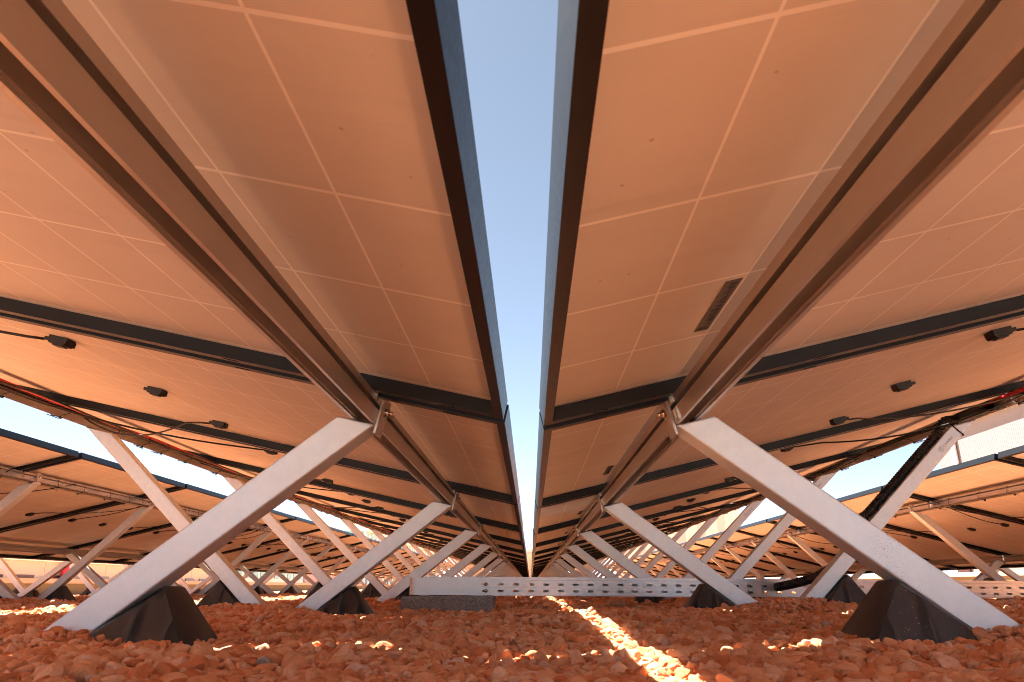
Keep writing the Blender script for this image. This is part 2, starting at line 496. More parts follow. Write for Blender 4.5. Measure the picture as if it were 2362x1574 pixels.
# ------------------------------------------------------------------ solar panels
MARG = (PW - 6 * 0.186) / 2
YL = [MARG + 0.186 * k for k in range(7)]
SL = [0.0205 + 0.0928 * k for k in range(10)]
SL2 = [PL - q for q in SL[::-1]]


def laminate_mesh():
    def cuts(lines, w, end):
        c = [0.003]
        for q in lines: c += [q - w / 2, q + w / 2]
        return c + [end - 0.003]
    cy = cuts(YL, 0.0042, PW); cs = cuts(SL + SL2, 0.0024, PL)
    b = MB()
    n0, n1 = 0.0235, 0.0285
    vs = [(s, y, n0) for y in cy for s in cs]; ns = len(cs)
    for j in range(len(cy) - 1):
        for i in range(ns - 1):
            line = (j % 2 == 1) or (i % 2 == 1) or j in (0, len(cy) - 2) or i in (0, ns - 2)
            a = j * ns + i
            b.f.append((a, a + ns, a + ns + 1, a + 1)); b.m.append(1 if line else 0); b.sm.append(False)
    b.v = vs
    x0, x1, y0, y1 = 0.003, PL - 0.003, 0.003, PW - 0.003
    b.add([(x0, y0, n1), (x1, y0, n1), (x1, y1, n1), (x0, y1, n1)], [(0, 1, 2, 3)], 2)
    for p, q in (((x0, y0), (x1, y0)), ((x1, y0), (x1, y1)), ((x1, y1), (x0, y1)), ((x0, y1), (x0, y0))):
        b.add([(*p, n0), (*q, n0), (*q, n1), (*p, n1)], [(0, 1, 2, 3)], 1)
    return b.mesh('backsheet', [M_CELL, M_LINE, M_GLASS])


def frame_shape(b, mi=0, holes=True):
    w = 0.0025; fl, fs = 0.019, 0.013
    # long members (along the slope), flange with mounting slots
    for side in (0, 1):
        ya, yb = (0, w) if side == 0 else (PW - w, PW)
        b.box(0, PL, ya, yb, 0, FH, mi)
        fa, fb = (w, fl) if side == 0 else (PW - fl, PW - w)
        hs = [0.085, 0.27, 0.42, PL - 0.42, PL - 0.27, PL - 0.085] if holes else []
        x = 0.0026
        for h in hs:
            b.box(x, h - 0.012, fa, fb, 0, 0.002, mi)
            ym = (fa + fb) / 2
            b.box(h - 0.012, h + 0.012, fa, ym - 0.0035, 0, 0.002, mi)
            b.box(h - 0.012, h + 0.012, ym + 0.0035, fb, 0, 0.002, mi)
            x = h + 0.012
        b.box(x, PL - 0.0026, fa, fb, 0, 0.002, mi)
        b.box(0.0026, PL - 0.0026, *((w, w + 0.008) if side == 0 else (PW - w - 0.008, PW - w)), FH - 0.0004, FH + 0.0012, mi)
    for side in (0, 1):
        xa, xb = (0, w) if side == 0 else (PL - w, PL)
        b.box(xa, xb, w + 1e-4, PW - w - 1e-4, 0.0003, FH - 0.0003, mi)
        fa, fb = (w, fs) if side == 0 else (PL - fs, PL - w)
        b.box(fa, fb, fl, PW - fl, 0.0003, 0.0022, mi)
    return b


ME_LAM = laminate_mesh()
ME_FRAME = frame_shape(MB()).mesh('frame', [M_FRAME])


def jbox_mesh():
    b = MB()
    a, c, h = 0.018, 0.0135, 0.0145
    top, bot = 0.0233, 0.0233 - h
    b.prism_y([(-a, top), (a, top), (a, bot + .004), (a * .8, bot), (-a * .8, bot), (-a, bot + .004)], -c, c)
    b.box(-a * .55, a * .55, -c * .7, c * .7, bot - 0.0025, bot - 0.0002)
    b.box(a + 0.0002, a + 0.009, -0.011, -0.004, bot + .004, top - .004); b.box(a + 0.0002, a + 0.009, 0.004, 0.011, bot + .004, top - .004)
    b.box(-a * 1.05, -a * .85, -c - 0.002, -c - 0.0002, bot + .002, top - 0.002)
    return b.mesh('junction_box', [M_JB])


ME_JB = jbox_mesh()


def cable_curve(p0, p1, sag, side, n=14):
    p0 = Vector(p0); p1 = Vector(p1); out = []
    for i in range(n + 1):
        t = i / n; q = p0.lerp(p1, t)
        q.z -= sag * 4 * t * (1 - t); q.y += side * math.sin(t * math.pi)
        out.append(q)
    return out


CB = []
for v in range(4):
    b = MB(); q = random.Random(v); pair = []
    b.tube([(0.861 + 0.029, YL[1] - .007, 0.014), (0.92, YL[1] - 0.010, 0.011)] +
           cable_curve((0.97, YL[1] - 0.03, 0.004), (S_RAIL2 - 0.012, YL[1] - 0.16 - 0.2 * (v % 2), -0.020), 0.012 + 0.010 * v, 0.05 * q.uniform(-1, 1)), 0.0026, 6)
    pair.append(b.mesh('cable', [M_BLACK])); b = MB()
    b.tube([(0.861 + 0.029, YL[5] + .007, 0.014), (0.92, YL[5] + 0.010, 0.011)] +
           cable_curve((0.97, YL[5] + 0.04, 0.003), (S_RAIL2 - 0.012, YL[5] + 0.10 + 0.25 * (v % 3), -0.022), 0.012 + 0.009 * v, 0.06 * q.uniform(-1, 1)), 0.0026, 6)
    pair.append(b.mesh('cable', [M_BLACK])); CB.append(pair)

b = MB()
b.box(0, 0.155, 0, 0.0175, 0.0228, 0.0233, 0)
rs = random.Random(3)
b.box(0.140, 0.150, 0.003, 0.0145, 0.0224, 0.02275, 1)
x = 0.006
while x < 0.132:
    wd = rs.choice((0.0006, 0.001, 0.0014)); ln = rs.uniform(0.3, 0.85)
    b.box(x, x + wd, 0.003, 0.003 + 0.0115 * ln, 0.0224, 0.02275, 1)
    x += wd + rs.choice((0.0015, 0.002, 0.004))
ME_STICK = b.mesh('rating_sticker', [M_STICK, M_INK])

# one joined mesh for panels too far away to show their parts
bfar = frame_shape(MB(), 3, False)
lam = ME_LAM
off = len(bfar.v)
bfar.v += [tuple(v.co) for v in lam.vertices]
for p in lam.polygons:
    bfar.f.append(tuple(off + i for i in p.vertices)); bfar.m.append(p.material_index); bfar.sm.append(False)
for k in (1, 3, 5): bfar.box(0.838, 0.884, YL[k] - .017, YL[k] + .017, 0.007, 0.0232, 4)
ME_FAR = bfar.mesh('solar_panel', [M_CELL, M_LINE, M_GLASS, M_FRAME, M_JB])

PANEL_TXT = dict(
    L1='solar panel {o} from the camera in the row left of the central sky gap',
    R1='solar panel {o} from the camera in the row right of the central sky gap',
    L2='blue edged solar panel {o} from the near end across the left aisle',
    R2='pale edged solar panel {o} from the near end across the right aisle',
    L3='solar panel {o} from the near end beyond the far left low rail',
    R3='solar panel {o} from the near end beyond the far right low rail')
for r in ROWS:
    k_ = r['key']
    for i in range(r['n']):
        ya = r['y0'] + i * PITCHY
        jit = (random.uniform(-1, 1) * 0.0015 if i else 0)
        if r['sg'] > 0: M = row_mat(r, ya + jit)
        else: M = row_mat(r, ya + PW + jit)
        M = M @ Matrix.Translation((random.uniform(-.002, .002), 0, 0)) @ Matrix.Rotation(random.uniform(-.0012, .0012), 4, 'X')
        lab = PANEL_TXT[k_].format(o=NUM[i]); grp = 'solar panels ' + r['place']
        near = i < 9 and k_[1] != '3'
        if not near:
            o = link(bpy.data.objects.new('solar_panel', ME_FAR)); o.matrix_world = M
            tag(o, lab, 'solar panel', grp); continue
        t = empty('solar_panel', mat=M); tag(t, lab, 'solar panel', grp)
        link(bpy.data.objects.new('frame', ME_FRAME), t)
        link(bpy.data.objects.new('backsheet', ME_LAM), t)
        for k in (1, 3, 5):
            j = link(bpy.data.objects.new('junction_box', ME_JB), t)
            j.location = (0.861, YL[k], 0)
        for c in CB[(i * 3 + (k_[0] == 'R')) % 4]: link(bpy.data.objects.new('cable', c), t)
        if k_ == 'R1':
            s = link(bpy.data.objects.new('rating_sticker', ME_STICK), t)
            s.matrix_local = Matrix.Translation((SL[2] - 0.003, YL[4] + 0.010, 0)) @ Matrix.Rotation(math.pi / 2, 4, 'Z')
            if i % 3 == 1: s.location.y += 0.01

# ------------------------------------------------------------------ mounting rails
def rail_poly():
    """slotted channel in (s, n): opening at the bottom, groove on both sides"""
    a, h = RW, RH
    o = [(0, 0), (a, 0)]
    g0, g1, gd = 0.0095, 0.0165, 0.013
    o += [(a, -g0), (a - gd, -g0), (a - gd, -g1), (a, -g1), (a, -h), (a - 0.007, -h), (a - 0.007, -h + 0.003),
          (a - 0.010, -h + 0.003), (a - 0.010, -h + 0.019), (0.008, -h + 0.019), (0.008, -h + 0.003), (0.005, -h + 0.003), (0.005, -h), (0, -h),
          (0, -g1), (gd, -g1), (gd, -g0), (0, -g0)]
    return o


ME_TIE = {}
def tie_mesh(sd):
    if sd in ME_TIE: return ME_TIE[sd]
    q = random.Random(sd); b = MB(); a = 0.006
    e = q.uniform(-.004, .004)
    pts = [(-0.020, 0, -0.004), (RW * .5, 0.001, 0.0005), (RW + .002, e, -0.006), (RW + 0.002, e, -RH + 0.002), (RW - 0.006, 0, -RH - 0.003),
           (0.004, 0.002, -RH - 0.003), (-0.006, 0.003, -RH + 0.006), (-0.022, 0, -0.024)]
    b.tube(pts, 0.0016, 5, closed=True)
    dx = q.uniform(-.02, .03)
    b.tube([(0.004, 0.002, -RH - 0.003), (-0.004 + dx, 0.018 * q.choice((-1, 1)), -RH - 0.007), (0.0 + dx, 0.04 * q.choice((-1, 1)), -RH - q.uniform(.004, .02))], 0.0013, 5)
    b.box(-0.002, 0.005, -0.002, 0.005, -RH - 0.008, -RH - 0.002)
    ME_TIE[sd] = b.mesh('zip_tie', [M_TIE]); return ME_TIE[sd]


RAIL_TXT = {
    ('L1', 0): 'long aluminium rail under the panels just left of the central gap, nearer the gap',
    ('L1', 1): 'aluminium rail with red and black cables at the high side of the left panels',
    ('R1', 0): 'long aluminium rail under the panels just right of the central gap, nearer the gap',
    ('R1', 1): 'aluminium rail with black conduit at the high side of the right hand panels',
    ('L2', 0): 'lowest brown lit rail close above the gravel across the left aisle',
    ('L2', 1): 'bright rail banded with zip ties under the high edge across the left aisle',
    ('R2', 0): 'lowest rail close above the gravel across the right aisle',
    ('R2', 1): 'bright rail banded with zip ties under the high edge across the right aisle',
    ('L3', 0): 'low rail of the hidden panel row farthest left', ('L3', 1): 'high rail of the hidden panel row farthest left',
    ('R3', 0): 'low rail of the hidden panel row farthest right', ('R3', 1): 'high rail of the hidden panel row farthest right'}
for r in ROWS:
    for w, s in enumerate(r['rails']):
        t = empty('mounting_rail', mat=row_mat(r, r['y0'] if r['sg'] > 0 else r['y0'] + r['len']) @ Matrix.Translation((s, 0, 0)))
        tag(t, RAIL_TXT[(r['key'], w)], 'rail', 'aluminium rails carrying the panels')
        b = MB(); b.prism_y(rail_poly(), 0.01, r['len'] - 0.01)
        b.build('channel', M_RAIL, t)
        # small bright end clamps at each seam
        b = MB()
        for i in range(1, r['n']):
            y = i * PITCHY - (PITCHY - PW) / 2
            x0 = -0.0035 if w == 0 else RW + 0.0005
            if r['key'] != 'L1' or w == 1: b.box(x0, x0 + 0.003, y - 0.006, y + 0.006, -RH * .85, -0.019)
            b.box(x0, x0 + 0.003, y - 0.006, y + 0.006, -0.0085, 0.003)
        b.build('seam_clamp', M_BOLT, t)
        if w == 1 and r['key'][1] != '3':
            n = 0
            ys = np.arange(0.9, 13, 0.235 if r['key'] != 'R1' else 0.33)
            for y in ys:
                y = y + random.uniform(-.07, .07)
                yl = (y - r['y0']) if r['sg'] > 0 else (r['y0'] + r['len'] - y)
                o = link(bpy.data.objects.new('zip_tie', tie_mesh(int(y * 10) % 7)), t)
                o.location = (0, yl, 0)

# ------------------------------------------------------------------ struts and ballast tubs
A_IN, A_OUT = math.radians(37.3), math.radians(44.0)
SD = 0.050


def rail_corner(r, which):
    s = r['rails'][0] if which == 0 else r['rails'][1] + RW
    n = -RH - 0.001
    return Vector((s * r['c'] - n * r['s'], s * r['s'] + n * r['c']))


def strut_poly(r, which, grow=0.035):
    C = rail_corner(r, which)
    zb = GZ - grow - r['zl']
    if which == 0:
        w = 0.046; d = Vector((math.cos(A_IN), -math.sin(A_IN))); nrm = Vector((math.sin(A_IN), math.cos(A_IN)))
        cut = Vector((r['c'], r['s'])); L_ = w / cut.dot(nrm)
    else:
        w = 0.045; d = Vector((-math.cos(A_OUT), -math.sin(A_OUT))); nrm = Vector((-math.sin(A_OUT), math.cos(A_OUT)))
        cut = Vector((-r['c'], -r['s'])); L_ = w / cut.dot(nrm)
    P1 = C; P2 = C + cut * L_
    t1 = (zb - P1.y) / d.y; t2 = (zb - P2.y) / d.y
    return [P1, P2, P2 + d * t2, P1 + d * t1], d, nrm, w


def bracket_shape(b, r, which, mi=0):
    """bent plate from the strut's end up the side of the rail, bolted in the groove"""
    s = r['rails'][0] if which == 0 else r['rails'][1] + RW
    CT, ST = r['c'], r['s']; lo = -RH - (0.014 if which == 0 else 0.002)
    e = -1 if which == 0 else 1

    def P(ds, n): return (s * CT + e * ds * CT - n * ST, s * ST + e * ds * ST + n * CT)
    a = 0.0006; c = 0.0042
    y0, y1 = 0.003, SD - 0.003
    vs = []; fs = []
    for ds in (a, c):
        ring = [(lo, y0), (0.000, y0), (0.004, y0 + 0.010), (0.004, y1 - 0.010), (0.000, y1), (lo, y1)]
        for n, y in ring:
            x, z = P(ds + (0.004 if n > 0.002 else 0), n); vs.append((x, y, z))
    fs = [tuple(range(6)), tuple(range(11, 5, -1))] + [(i, (i + 1) % 6, (i + 1) % 6 + 6, i + 6) for i in range(6)]
    b.add(vs, fs, mi)
    return P


def strut_meshes(r, which):
    poly, d, nrm, w = strut_poly(r, which); CT, ST = r['c'], r['s']
    b = MB(); b.prism_y([(p.x, p.y) for p in poly], 0, SD)
    tube = b.mesh('tube', [M_STRUT])
    b = MB(); P = bracket_shape(b, r, which); br = b.mesh('bracket', [M_RAIL])
    b = MB(); e = -1 if which == 0 else 1
    x, z = P(0.0045, -0.0135); ax = (e * CT, 0, e * ST)
    b.cyl((x, SD / 2, z), ax, 0.0085, 0.0012, 16); b.cyl((x + ax[0] * .0013, SD / 2, z + ax[2] * .0013), ax, 0.0065, 0.0055, 6)
    b.cyl((x + ax[0] * .0070, SD / 2, z + ax[2] * .0070), ax, 0.0035, 0.006, 10)
    bo = b.mesh('bolt', [M_BOLT])
    b = MB(); b.prism_y([(p.x, p.y) for p in poly], 0, SD); bracket_shape(b, r, which)
    far = b.mesh('support_strut', [M_STRUT])
    return tube, br, bo, far


def tub_mesh(r, which):
    """black ballast tub: a steep wedge whose long side carries the strut, then a low gravel filled toe"""
    g = GZ - r['zl']
    p, d, n_, w = strut_poly(r, which)
    gap = 0.004
    def under(x): return p[0].y + d.y / d.x * (x - p[0].x) - gap - g
    sgn = 1 if which == 0 else -1              # +x = toward the foot
    ap = (p[0].y - gap - g - (0.083 if which == 0 else 0.108)) / (-d.y / d.x * sgn) if True else 0
    xa = p[0].x + sgn * ap                     # apex
    za = under(xa)
    steep = 0.055 if which == 0 else 0.072
    xe = xa - sgn * steep                      # foot of the steep side
    xf = p[0].x + sgn * ((p[0].y - gap - g - 0.004) / (-d.y / d.x * sgn))   # where the strut side reaches the ground
    xt = xf + sgn * 0.05
    U = []                                     # (x, z) outline
    for t in np.linspace(0, 1, 9)[:-1]: U.append((xe + (xa - xe) * t, 0.001 + (za - 0.001) * t))
    Pa = Vector((xe + (xa - xe) * 0.90, za * 0.90)); Pb = Vector((xa, za)); Pc = Vector((xa + (xf - xa) * 0.07, under(xa + (xf - xa) * 0.07)))
    U = [q for q in U if q[1] < Pa.y - 0.002]
    for t in np.linspace(0, 1, 7):
        q = Pa * (1 - t) ** 2 + Pb * 2 * t * (1 - t) + Pc * t * t; U.append((q.x, q.y))
    for t in np.linspace(0.09, 1, 30): x = xa + (xf - xa) * t; U.append((x, under(x)))
    U.append((xt, 0.003))
    L_ = abs(xf - xe)
    ribs = [xe + sgn * L_ * q for q in (0.16, 0.50, 0.80)]
    V = []; H = max(z for _, z in U)
    for x, h in U:
        rib = max(math.exp(-((x - q) / 0.006) ** 2) for q in ribs)
        t = min(1, h / H)
        yb0, yb1 = -0.036, 0.096; yt0, yt1 = -0.010, 0.054
        sec = []
        for fz in (-0.035, 0.0, 0.02, 0.04, 0.06, 0.08, 0.10, 0.14):
            z = min(fz, h - 0.007) if fz > 0 else fz
            z = max(z, -0.035)
            y = yb0 + (yt0 - yb0) * max(min(z / H, 1), -0.3)
            y -= 0.008 * rib * max(0, min(1, (h - 0.012 - z) / 0.01)) * (1 if z >= 0 else 0)
            sec.append((x, y, g + z))
        yy0 = yb0 + (yt0 - yb0) * t; yy1 = yb1 + (yt1 - yb1) * t
        sec += [(x, yy0 + 0.007, g + h), (x, (yy0 + yy1) / 2, g + h + 0.0004), (x, yy1 - 0.007, g + h)]
        for fz in (0.14, 0.10, 0.08, 0.06, 0.04, 0.02, 0.0, -0.035):
            z = min(fz, h - 0.007) if fz > 0 else fz
            z = max(z, -0.035)
            y = yb1 + (yt1 - yb1) * max(min(z / H, 1), -0.3)
            y += 0.008 * rib * max(0, min(1, (h - 0.012 - z) / 0.01)) * (1 if z >= 0 else 0)
            sec.append((x, y, g + z))
        nsec = len(sec); V += sec
    fs = []
    for i in range(len(U) - 1):
        for j in range(nsec - 1):
            a = i * nsec + j; q = (a, a + nsec, a + nsec + 1, a + 1)
            fs.append(q if sgn > 0 else q[::-1])
    e0 = tuple(range(nsec)); e1 = tuple((len(U) - 1) * nsec + j for j in range(nsec - 1, -1, -1))
    fs += [e0, e1] if sgn > 0 else [e0[::-1], e1[::-1]]
    b = MB(); b.add(V, fs, 0, True)
    me = b.mesh('ballast_tub', [M_TUB])
    bm = bmesh.new(); bm.from_mesh(me); bmesh.ops.remove_doubles(bm, verts=bm.verts, dist=1e-5); bmesh.ops.recalc_face_normals(bm, faces=bm.faces); bm.to_mesh(me); bm.free()
    me.set_sharp_from_angle(angle=math.radians(35))
    return me


STRUT_TXT = {
    ('L1', 0): 'pale strut {o} from the camera under the rail just left of the central gap',
    ('L1', 1): 'pale strut {o} from the camera under the left rail carrying the red cable',
    ('R1', 0): 'pale strut {o} from the camera under the rail just right of the central gap',
    ('R1', 1): 'pale engraved strut {o} from the camera under the high rail on the right',
    ('L2', 0): 'strut under the lowest rail across the left aisle, {o} from the near end',
    ('L2', 1): 'shaded strut under the zip tied rail across the left aisle, {o} from the near end',
    ('R2', 0): 'strut under the lowest rail across the right aisle, {o} from the near end',
    ('R2', 1): 'peach lit strut under the right zip tied rail, {o} from the near end',
    ('L3', 0): 'inner strut of the farthest left row, {o} from the near end',
    ('L3', 1): 'outer strut of the farthest left row, {o} from the near end',
    ('R3', 0): 'inner strut of the farthest right row, {o} from the near end',
    ('R3', 1): 'outer strut of the farthest right row, {o} from the near end'}
TUB_TXT = dict(L1='black ballast tub under the {o} {w} strut left of the central gap', R1='black ballast tub under the {o} {w} strut right of the central gap',
               L2='black ballast tub under the {o} {w} strut across the left aisle', R2='black ballast tub under the {o} {w} strut across the right aisle',
               L3='black ballast tub under the {o} {w} strut of the farthest left row', R3='black ballast tub under the {o} {w} strut of the farthest right row')


def lettering_mesh():
    cu = bpy.data.curves.new('lettering', 'FONT'); cu.body = 'contec'; cu.size = 0.0165; cu.extrude = 0.00025
    cu.align_x = 'LEFT'; cu.align_y = 'CENTER'; cu.space_character = 1.12
    ob = bpy.data.objects.new('tmp_letter', cu); COL.objects.link(ob)
    dg = bpy.context.evaluated_depsgraph_get()
    me = bpy.data.meshes.new_from_object(ob.evaluated_get(dg))
    bpy.data.objects.remove(ob)
    bm = bmesh.new(); bm.from_mesh(me)
    b = MB()
    def ring(cx, r0, r1, a0=0, a1=2 * math.pi, n=28):
        vs = []; fs = []
        for i in range(n + 1):
            a = a0 + (a1 - a0) * i / n
            for rr in (r0, r1): vs.append((cx + rr * math.cos(a), rr * math.sin(a), 0.00025))
        for i in range(n): fs.append((2 * i, 2 * i + 1, 2 * i + 3, 2 * i + 2))
        b.add(vs, fs)
    ring(-0.012, 0.0078, 0.0088, 0.5, 5.9)
    ring(-0.012, 0.0044, 0.0053, 0.9, 5.2)
    b.add([(-0.0137, -.0004, .00025), (-0.0044, -.0004, .00025), (-0.0044, .0005, .00025), (-0.0137, .0005, .00025)], [(0, 1, 2, 3)])
    b.add([(-0.0124, -.0078, .00025), (-0.0116, -.0078, .00025), (-0.0116, -.0004, .00025), (-0.0124, -.0004, .00025)], [(0, 1, 2, 3)])
    m2 = b.mesh('m2', []); bm.from_mesh(m2)
    out = bpy.data.meshes.new('lettering'); bm.to_mesh(out); bm.free(); out.materials.append(M_ENGRAVE)
    return out


ME_LETTER = lettering_mesh()

for r in ROWS:
    for w in (0, 1):
        tube, br, bo, far = strut_meshes(r, w); tm = tub_mesh(r, w)
        for k in range(1 if (w == 1 and r['key'][1] == '1') else 0, r['ns']):
            Y = r['sy'][w] + 1.19 * k
            M = row_mat(r, Y if r['sg'] > 0 else Y + SD, tilt=False)
            near = k < 6 and r['key'][1] != '3'
            lab = STRUT_TXT[(r['key'], w)].format(o=NUM[k]); grp = ('inner' if w == 0 else 'outer') + ' struts of the panels ' + r['place']
            o = link(bpy.data.objects.new('ballast_tub', tm)); o.matrix_world = M if r['sg'] > 0 else M @ Matrix.Translation((0, -0.018, 0))
            tag(o, TUB_TXT[r['key']].format(o=NUM[k], w='inner' if w == 0 else 'outer'), 'ballast tub', 'ballast tubs of the panels ' + r['place'])
            if not near:
                o = link(bpy.data.objects.new('support_strut', far)); o.matrix_world = M; tag(o, lab, 'strut', grp); continue
            t = empty('support_strut', mat=M); tag(t, lab, 'strut', grp)
            bevel(link(bpy.data.objects.new('tube', tube), t), 0.003, 3)
            link(bpy.data.objects.new('bracket', br), t); link(bpy.data.objects.new('bolt', bo), t)
            if r['key'] == 'R1' and w == 1:
                poly, d, nrm, wd = strut_poly(r, 1)
                c = poly[0] + d * 0.152 + nrm * (wd / 2)
                X = Vector((-d.x, 0, -d.y)); Z = Vector((0, -1, 0)); Yv = Z.cross(X)
                e = link(bpy.data.objects.new('lettering', ME_LETTER), t)
                e.matrix_local = Matrix(((X.x, Yv.x, Z.x, c.x), (X.y, Yv.y, Z.y, -0.0008), (X.z, Yv.z, Z.z, c.y), (0, 0, 0, 1)))

# ------------------------------------------------------------------ cables along the rails
def rail_pt(r, s, n, y):
    m = row_mat(r, y)
    return m @ Vector((s, 0, n))


def along(r, s, n, y0, y1, amp, seed, step=0.06):
    q = random.Random(seed); ph = [q.uniform(0, 6) for _ in range(4)]; pts = []
    y = y0
    while y < y1:
        a = amp * (math.sin(y * 4.1 + ph[0]) + 0.6 * math.sin(y * 9.3 + ph[1]))
        c = amp * (math.sin(y * 5.2 + ph[2]) + 0.5 * math.sin(y * 11 + ph[3]))
        pts.append(rail_pt(r, s + a * 0.6, n + c, y)); y += step
    return pts


L1, R1, L2, R2 = ROWS[:4]
b = MB(); b.tube(along(L1, S_RAIL2 - 0.010, -0.003, 0.3, 17, 0.0025, 1), 0.0042, 8)
tag(b.build('red_cable', M_RED), 'red cable running along the high rail left of the central gap', 'cable')
CABLES = [(L1, -0.006, -0.012, 0.003, 2, 'upper thick black cable beside the red cable on the left high rail'),
          (L1, -0.018, -0.008, 0.005, 3, 'loose wavy black cable beside the red cable on the left high rail'),
          (R1, -0.008, -0.010, 0.003, 5, 'black cable tied along the right high rail'),
          (R1, -0.014, -0.016, 0.007, 6, 'wavy black cable hanging along the right high rail'),
          (L2, -0.008, -0.016, 0.004, 7, 'black cable behind the zip tied rail across the left aisle'),
          (R2, -0.008, -0.016, 0.004, 8, 'black cable behind the zip tied rail across the right aisle')]
for r, ds, n, amp, sd, lab in CABLES:
    b = MB(); b.tube(along(r, r['rails'][1] + ds, n, 2.45 if sd in (5, 6) else 0.3, 16, amp, sd), 0.0034, 6)
    tag(b.build('black_cable', M_BLACK), lab, 'cable', 'black cables along the high rails')

# black conduit on the right high rail, a red cable leaving it and the corrugated pipe going down the strut
b = MB(); cp = along(R1, S_RAIL2 - 0.018, -0.020, 2.33, 2.52, 0.0, 9, 0.02)
b.tube(cp, 0.0165, 16, cap=False); b.tube([p for p in cp], 0.0145, 16, cap=False)
tag(b.build('conduit_sleeve', M_HOSE), 'smooth black conduit sleeve on the right high rail above the pipe', 'conduit')
b = MB(); b.tube(along(R1, S_RAIL2 - 0.012, -0.013, 0.9, 2.48, 0.003, 10), 0.0055, 8)
tag(b.build('red_cable', M_RED), 'red cable entering the black conduit sleeve at the right high rail', 'cable')


def smooth_path(ctrl, n=12):
    P = [Vector(p) for p in ctrl]; out = []
    for i in range(len(P) - 1):
        p0 = P[max(i - 1, 0)]; p1 = P[i]; p2 = P[i + 1]; p3 = P[min(i + 2, len(P) - 1)]
        for k in range(n):
            t = k / n
            out.append(0.5 * ((2 * p1) + (p2 - p0) * t + (2 * p0 - 5 * p1 + 4 * p2 - p3) * t * t + (3 * p1 - p0 - 3 * p2 + p3) * t ** 3))
    out.append(P[-1]); return out


poly, dO, nO, wO = strut_poly(R1, 1)
YS = R1['sy'][1] + 1.19
def on_strut(t, off, y): 
    c = poly[0] + dO * t + nO * (wO + off); return Vector((R1['xl'] + c.x, YS + y, R1['zl'] + c.y))


ctrl = [cp[-1] + Vector((0, -0.03, 0)), cp[-1] + Vector((-0.003, 0.008, -0.004)), on_strut(0.075, 0.024, 0.010), on_strut(0.13, 0.013, 0.022), on_strut(0.22, 0.0125, 0.027), on_strut(0.38, 0.0125, 0.027), on_strut(0.50, 0.014, 0.026),
        on_strut(0.545, 0.020, 0.030), Vector((1.051, 2.575, 0.094)), Vector((1.016, 2.60, 0.060)), Vector((0.968, 2.68, 0.022)), Vector((0.921, 2.78, 0.001)), Vector((0.897, 2.86, -0.008))]
path = smooth_path(ctrl, 14)
# resample evenly so the rings have one pitch
ds = [0]
for i in range(1, len(path)): ds.append(ds[-1] + (path[i] - path[i - 1]).length)
NP = int(ds[-1] / 0.0016); ev = []; j = 0
for k in range(NP + 1):
    q = ds[-1] * k / NP
    while j < len(ds) - 2 and ds[j + 1] < q: j += 1
    ev.append(path[j].lerp(path[j + 1], (q - ds[j]) / max(1e-9, ds[j + 1] - ds[j])))
rad = [0.0125 + 0.0030 * (1 if (k % 6) < 3 else -1) for k in range(NP + 1)]
b = MB(); b.tube(ev, 0, 14, rad=rad)
tag(b.build('corrugated_pipe', M_HOSE), 'black corrugated pipe running down the right strut into the perforated cable tray', 'pipe')
for tt, lab in ((0.072, 'upper black tie strap round the strut carrying the corrugated pipe'), (0.565, 'lower black tie strap round the strut carrying the corrugated pipe')):
    b = MB()
    a0 = poly[0] + dO * tt; e = 0.0022
    def q(u, y): c = a0 + nO * u; return (R1['xl'] + c.x, YS + y, R1['zl'] + c.y)
    pts = [q(-e, -e), q(wO * .5, -e), q(wO + 0.003, -e), q(wO + 0.029, 0.018), q(wO + 0.026, 0.034), q(wO + 0.002, SD + e), q(wO * .5, SD + e), q(-e, SD + e), q(-e, SD / 2)]
    b.tube(pts, 0.0022, 6, closed=True)
    tag(b.build('tie_strap', M_TIE), lab, 'cable tie', 'tie straps on the pipe strut')

# ------------------------------------------------------------------ cable tray on concrete blocks
TA = Vector((-0.185, 2.72, -0.026)); TB = Vector((3.9, 3.28, -0.083))


def tray_frame():
    X = (TB - TA).normalized(); Z = Vector((0, 0, 1)); Y = Z.cross(X).normalized(); Z = X.cross(Y)
    return Matrix(((X.x, Y.x, Z.x, TA.x), (X.y, Y.y, Z.y, TA.y), (X.z, Y.z, Z.z, TA.z), (0, 0, 0, 1)))


t = empty('cable_tray', mat=tray_frame()); TLEN = (TB - TA).length
tag(t, 'long galvanised cable tray with two rows of slots lying across the gravel', 'cable tray')
TH = 0.050; TW = 0.10


def slotted_wall(b, y, x0, x1, thick):
    pitch = 0.0535; n = int((x1 - x0) / pitch); rows = (0.0135, 0.0355); hl, hr = 0.0108, 0.0039
    zb = [0.0, 0.0245, TH]
    for i in range(n):
        xa = x0 + i * pitch; xb = xa + pitch; xc = (xa + xb) / 2
        for q, zc in enumerate(rows):
            z0, z1 = zb[q], zb[q + 1]
            up = [(xc + hl - hr + hr * math.cos(a), zc + hr * math.sin(a)) for a in np.linspace(0, math.pi / 2, 5)] + \
                 [(xc - hl + hr + hr * math.cos(a), zc + hr * math.sin(a)) for a in np.linspace(math.pi / 2, math.pi, 5)]
            lo = [(x_, 2 * zc - z_) for x_, z_ in up]
            top = [(xb, z1), (xa, z1), (xa, zc)] + up[::-1] + [(xb, zc)]
            bot = [(xa, z0), (xb, z0), (xb, zc)] + lo + [(xa, zc)]
            for pl in (top, bot):
                b.add([(x_, y, z_) for x_, z_ in pl], [tuple(range(len(pl)))])
            ring = up + lo[::-1]
            m = len(ring)
            b.add([(x_, y, z_) for x_, z_ in ring] + [(x_, y + thick, z_) for x_, z_ in ring], [(k, (k + 1) % m, (k + 1) % m + m, k + m) for k in range(m)])
    return x0 + n * pitch


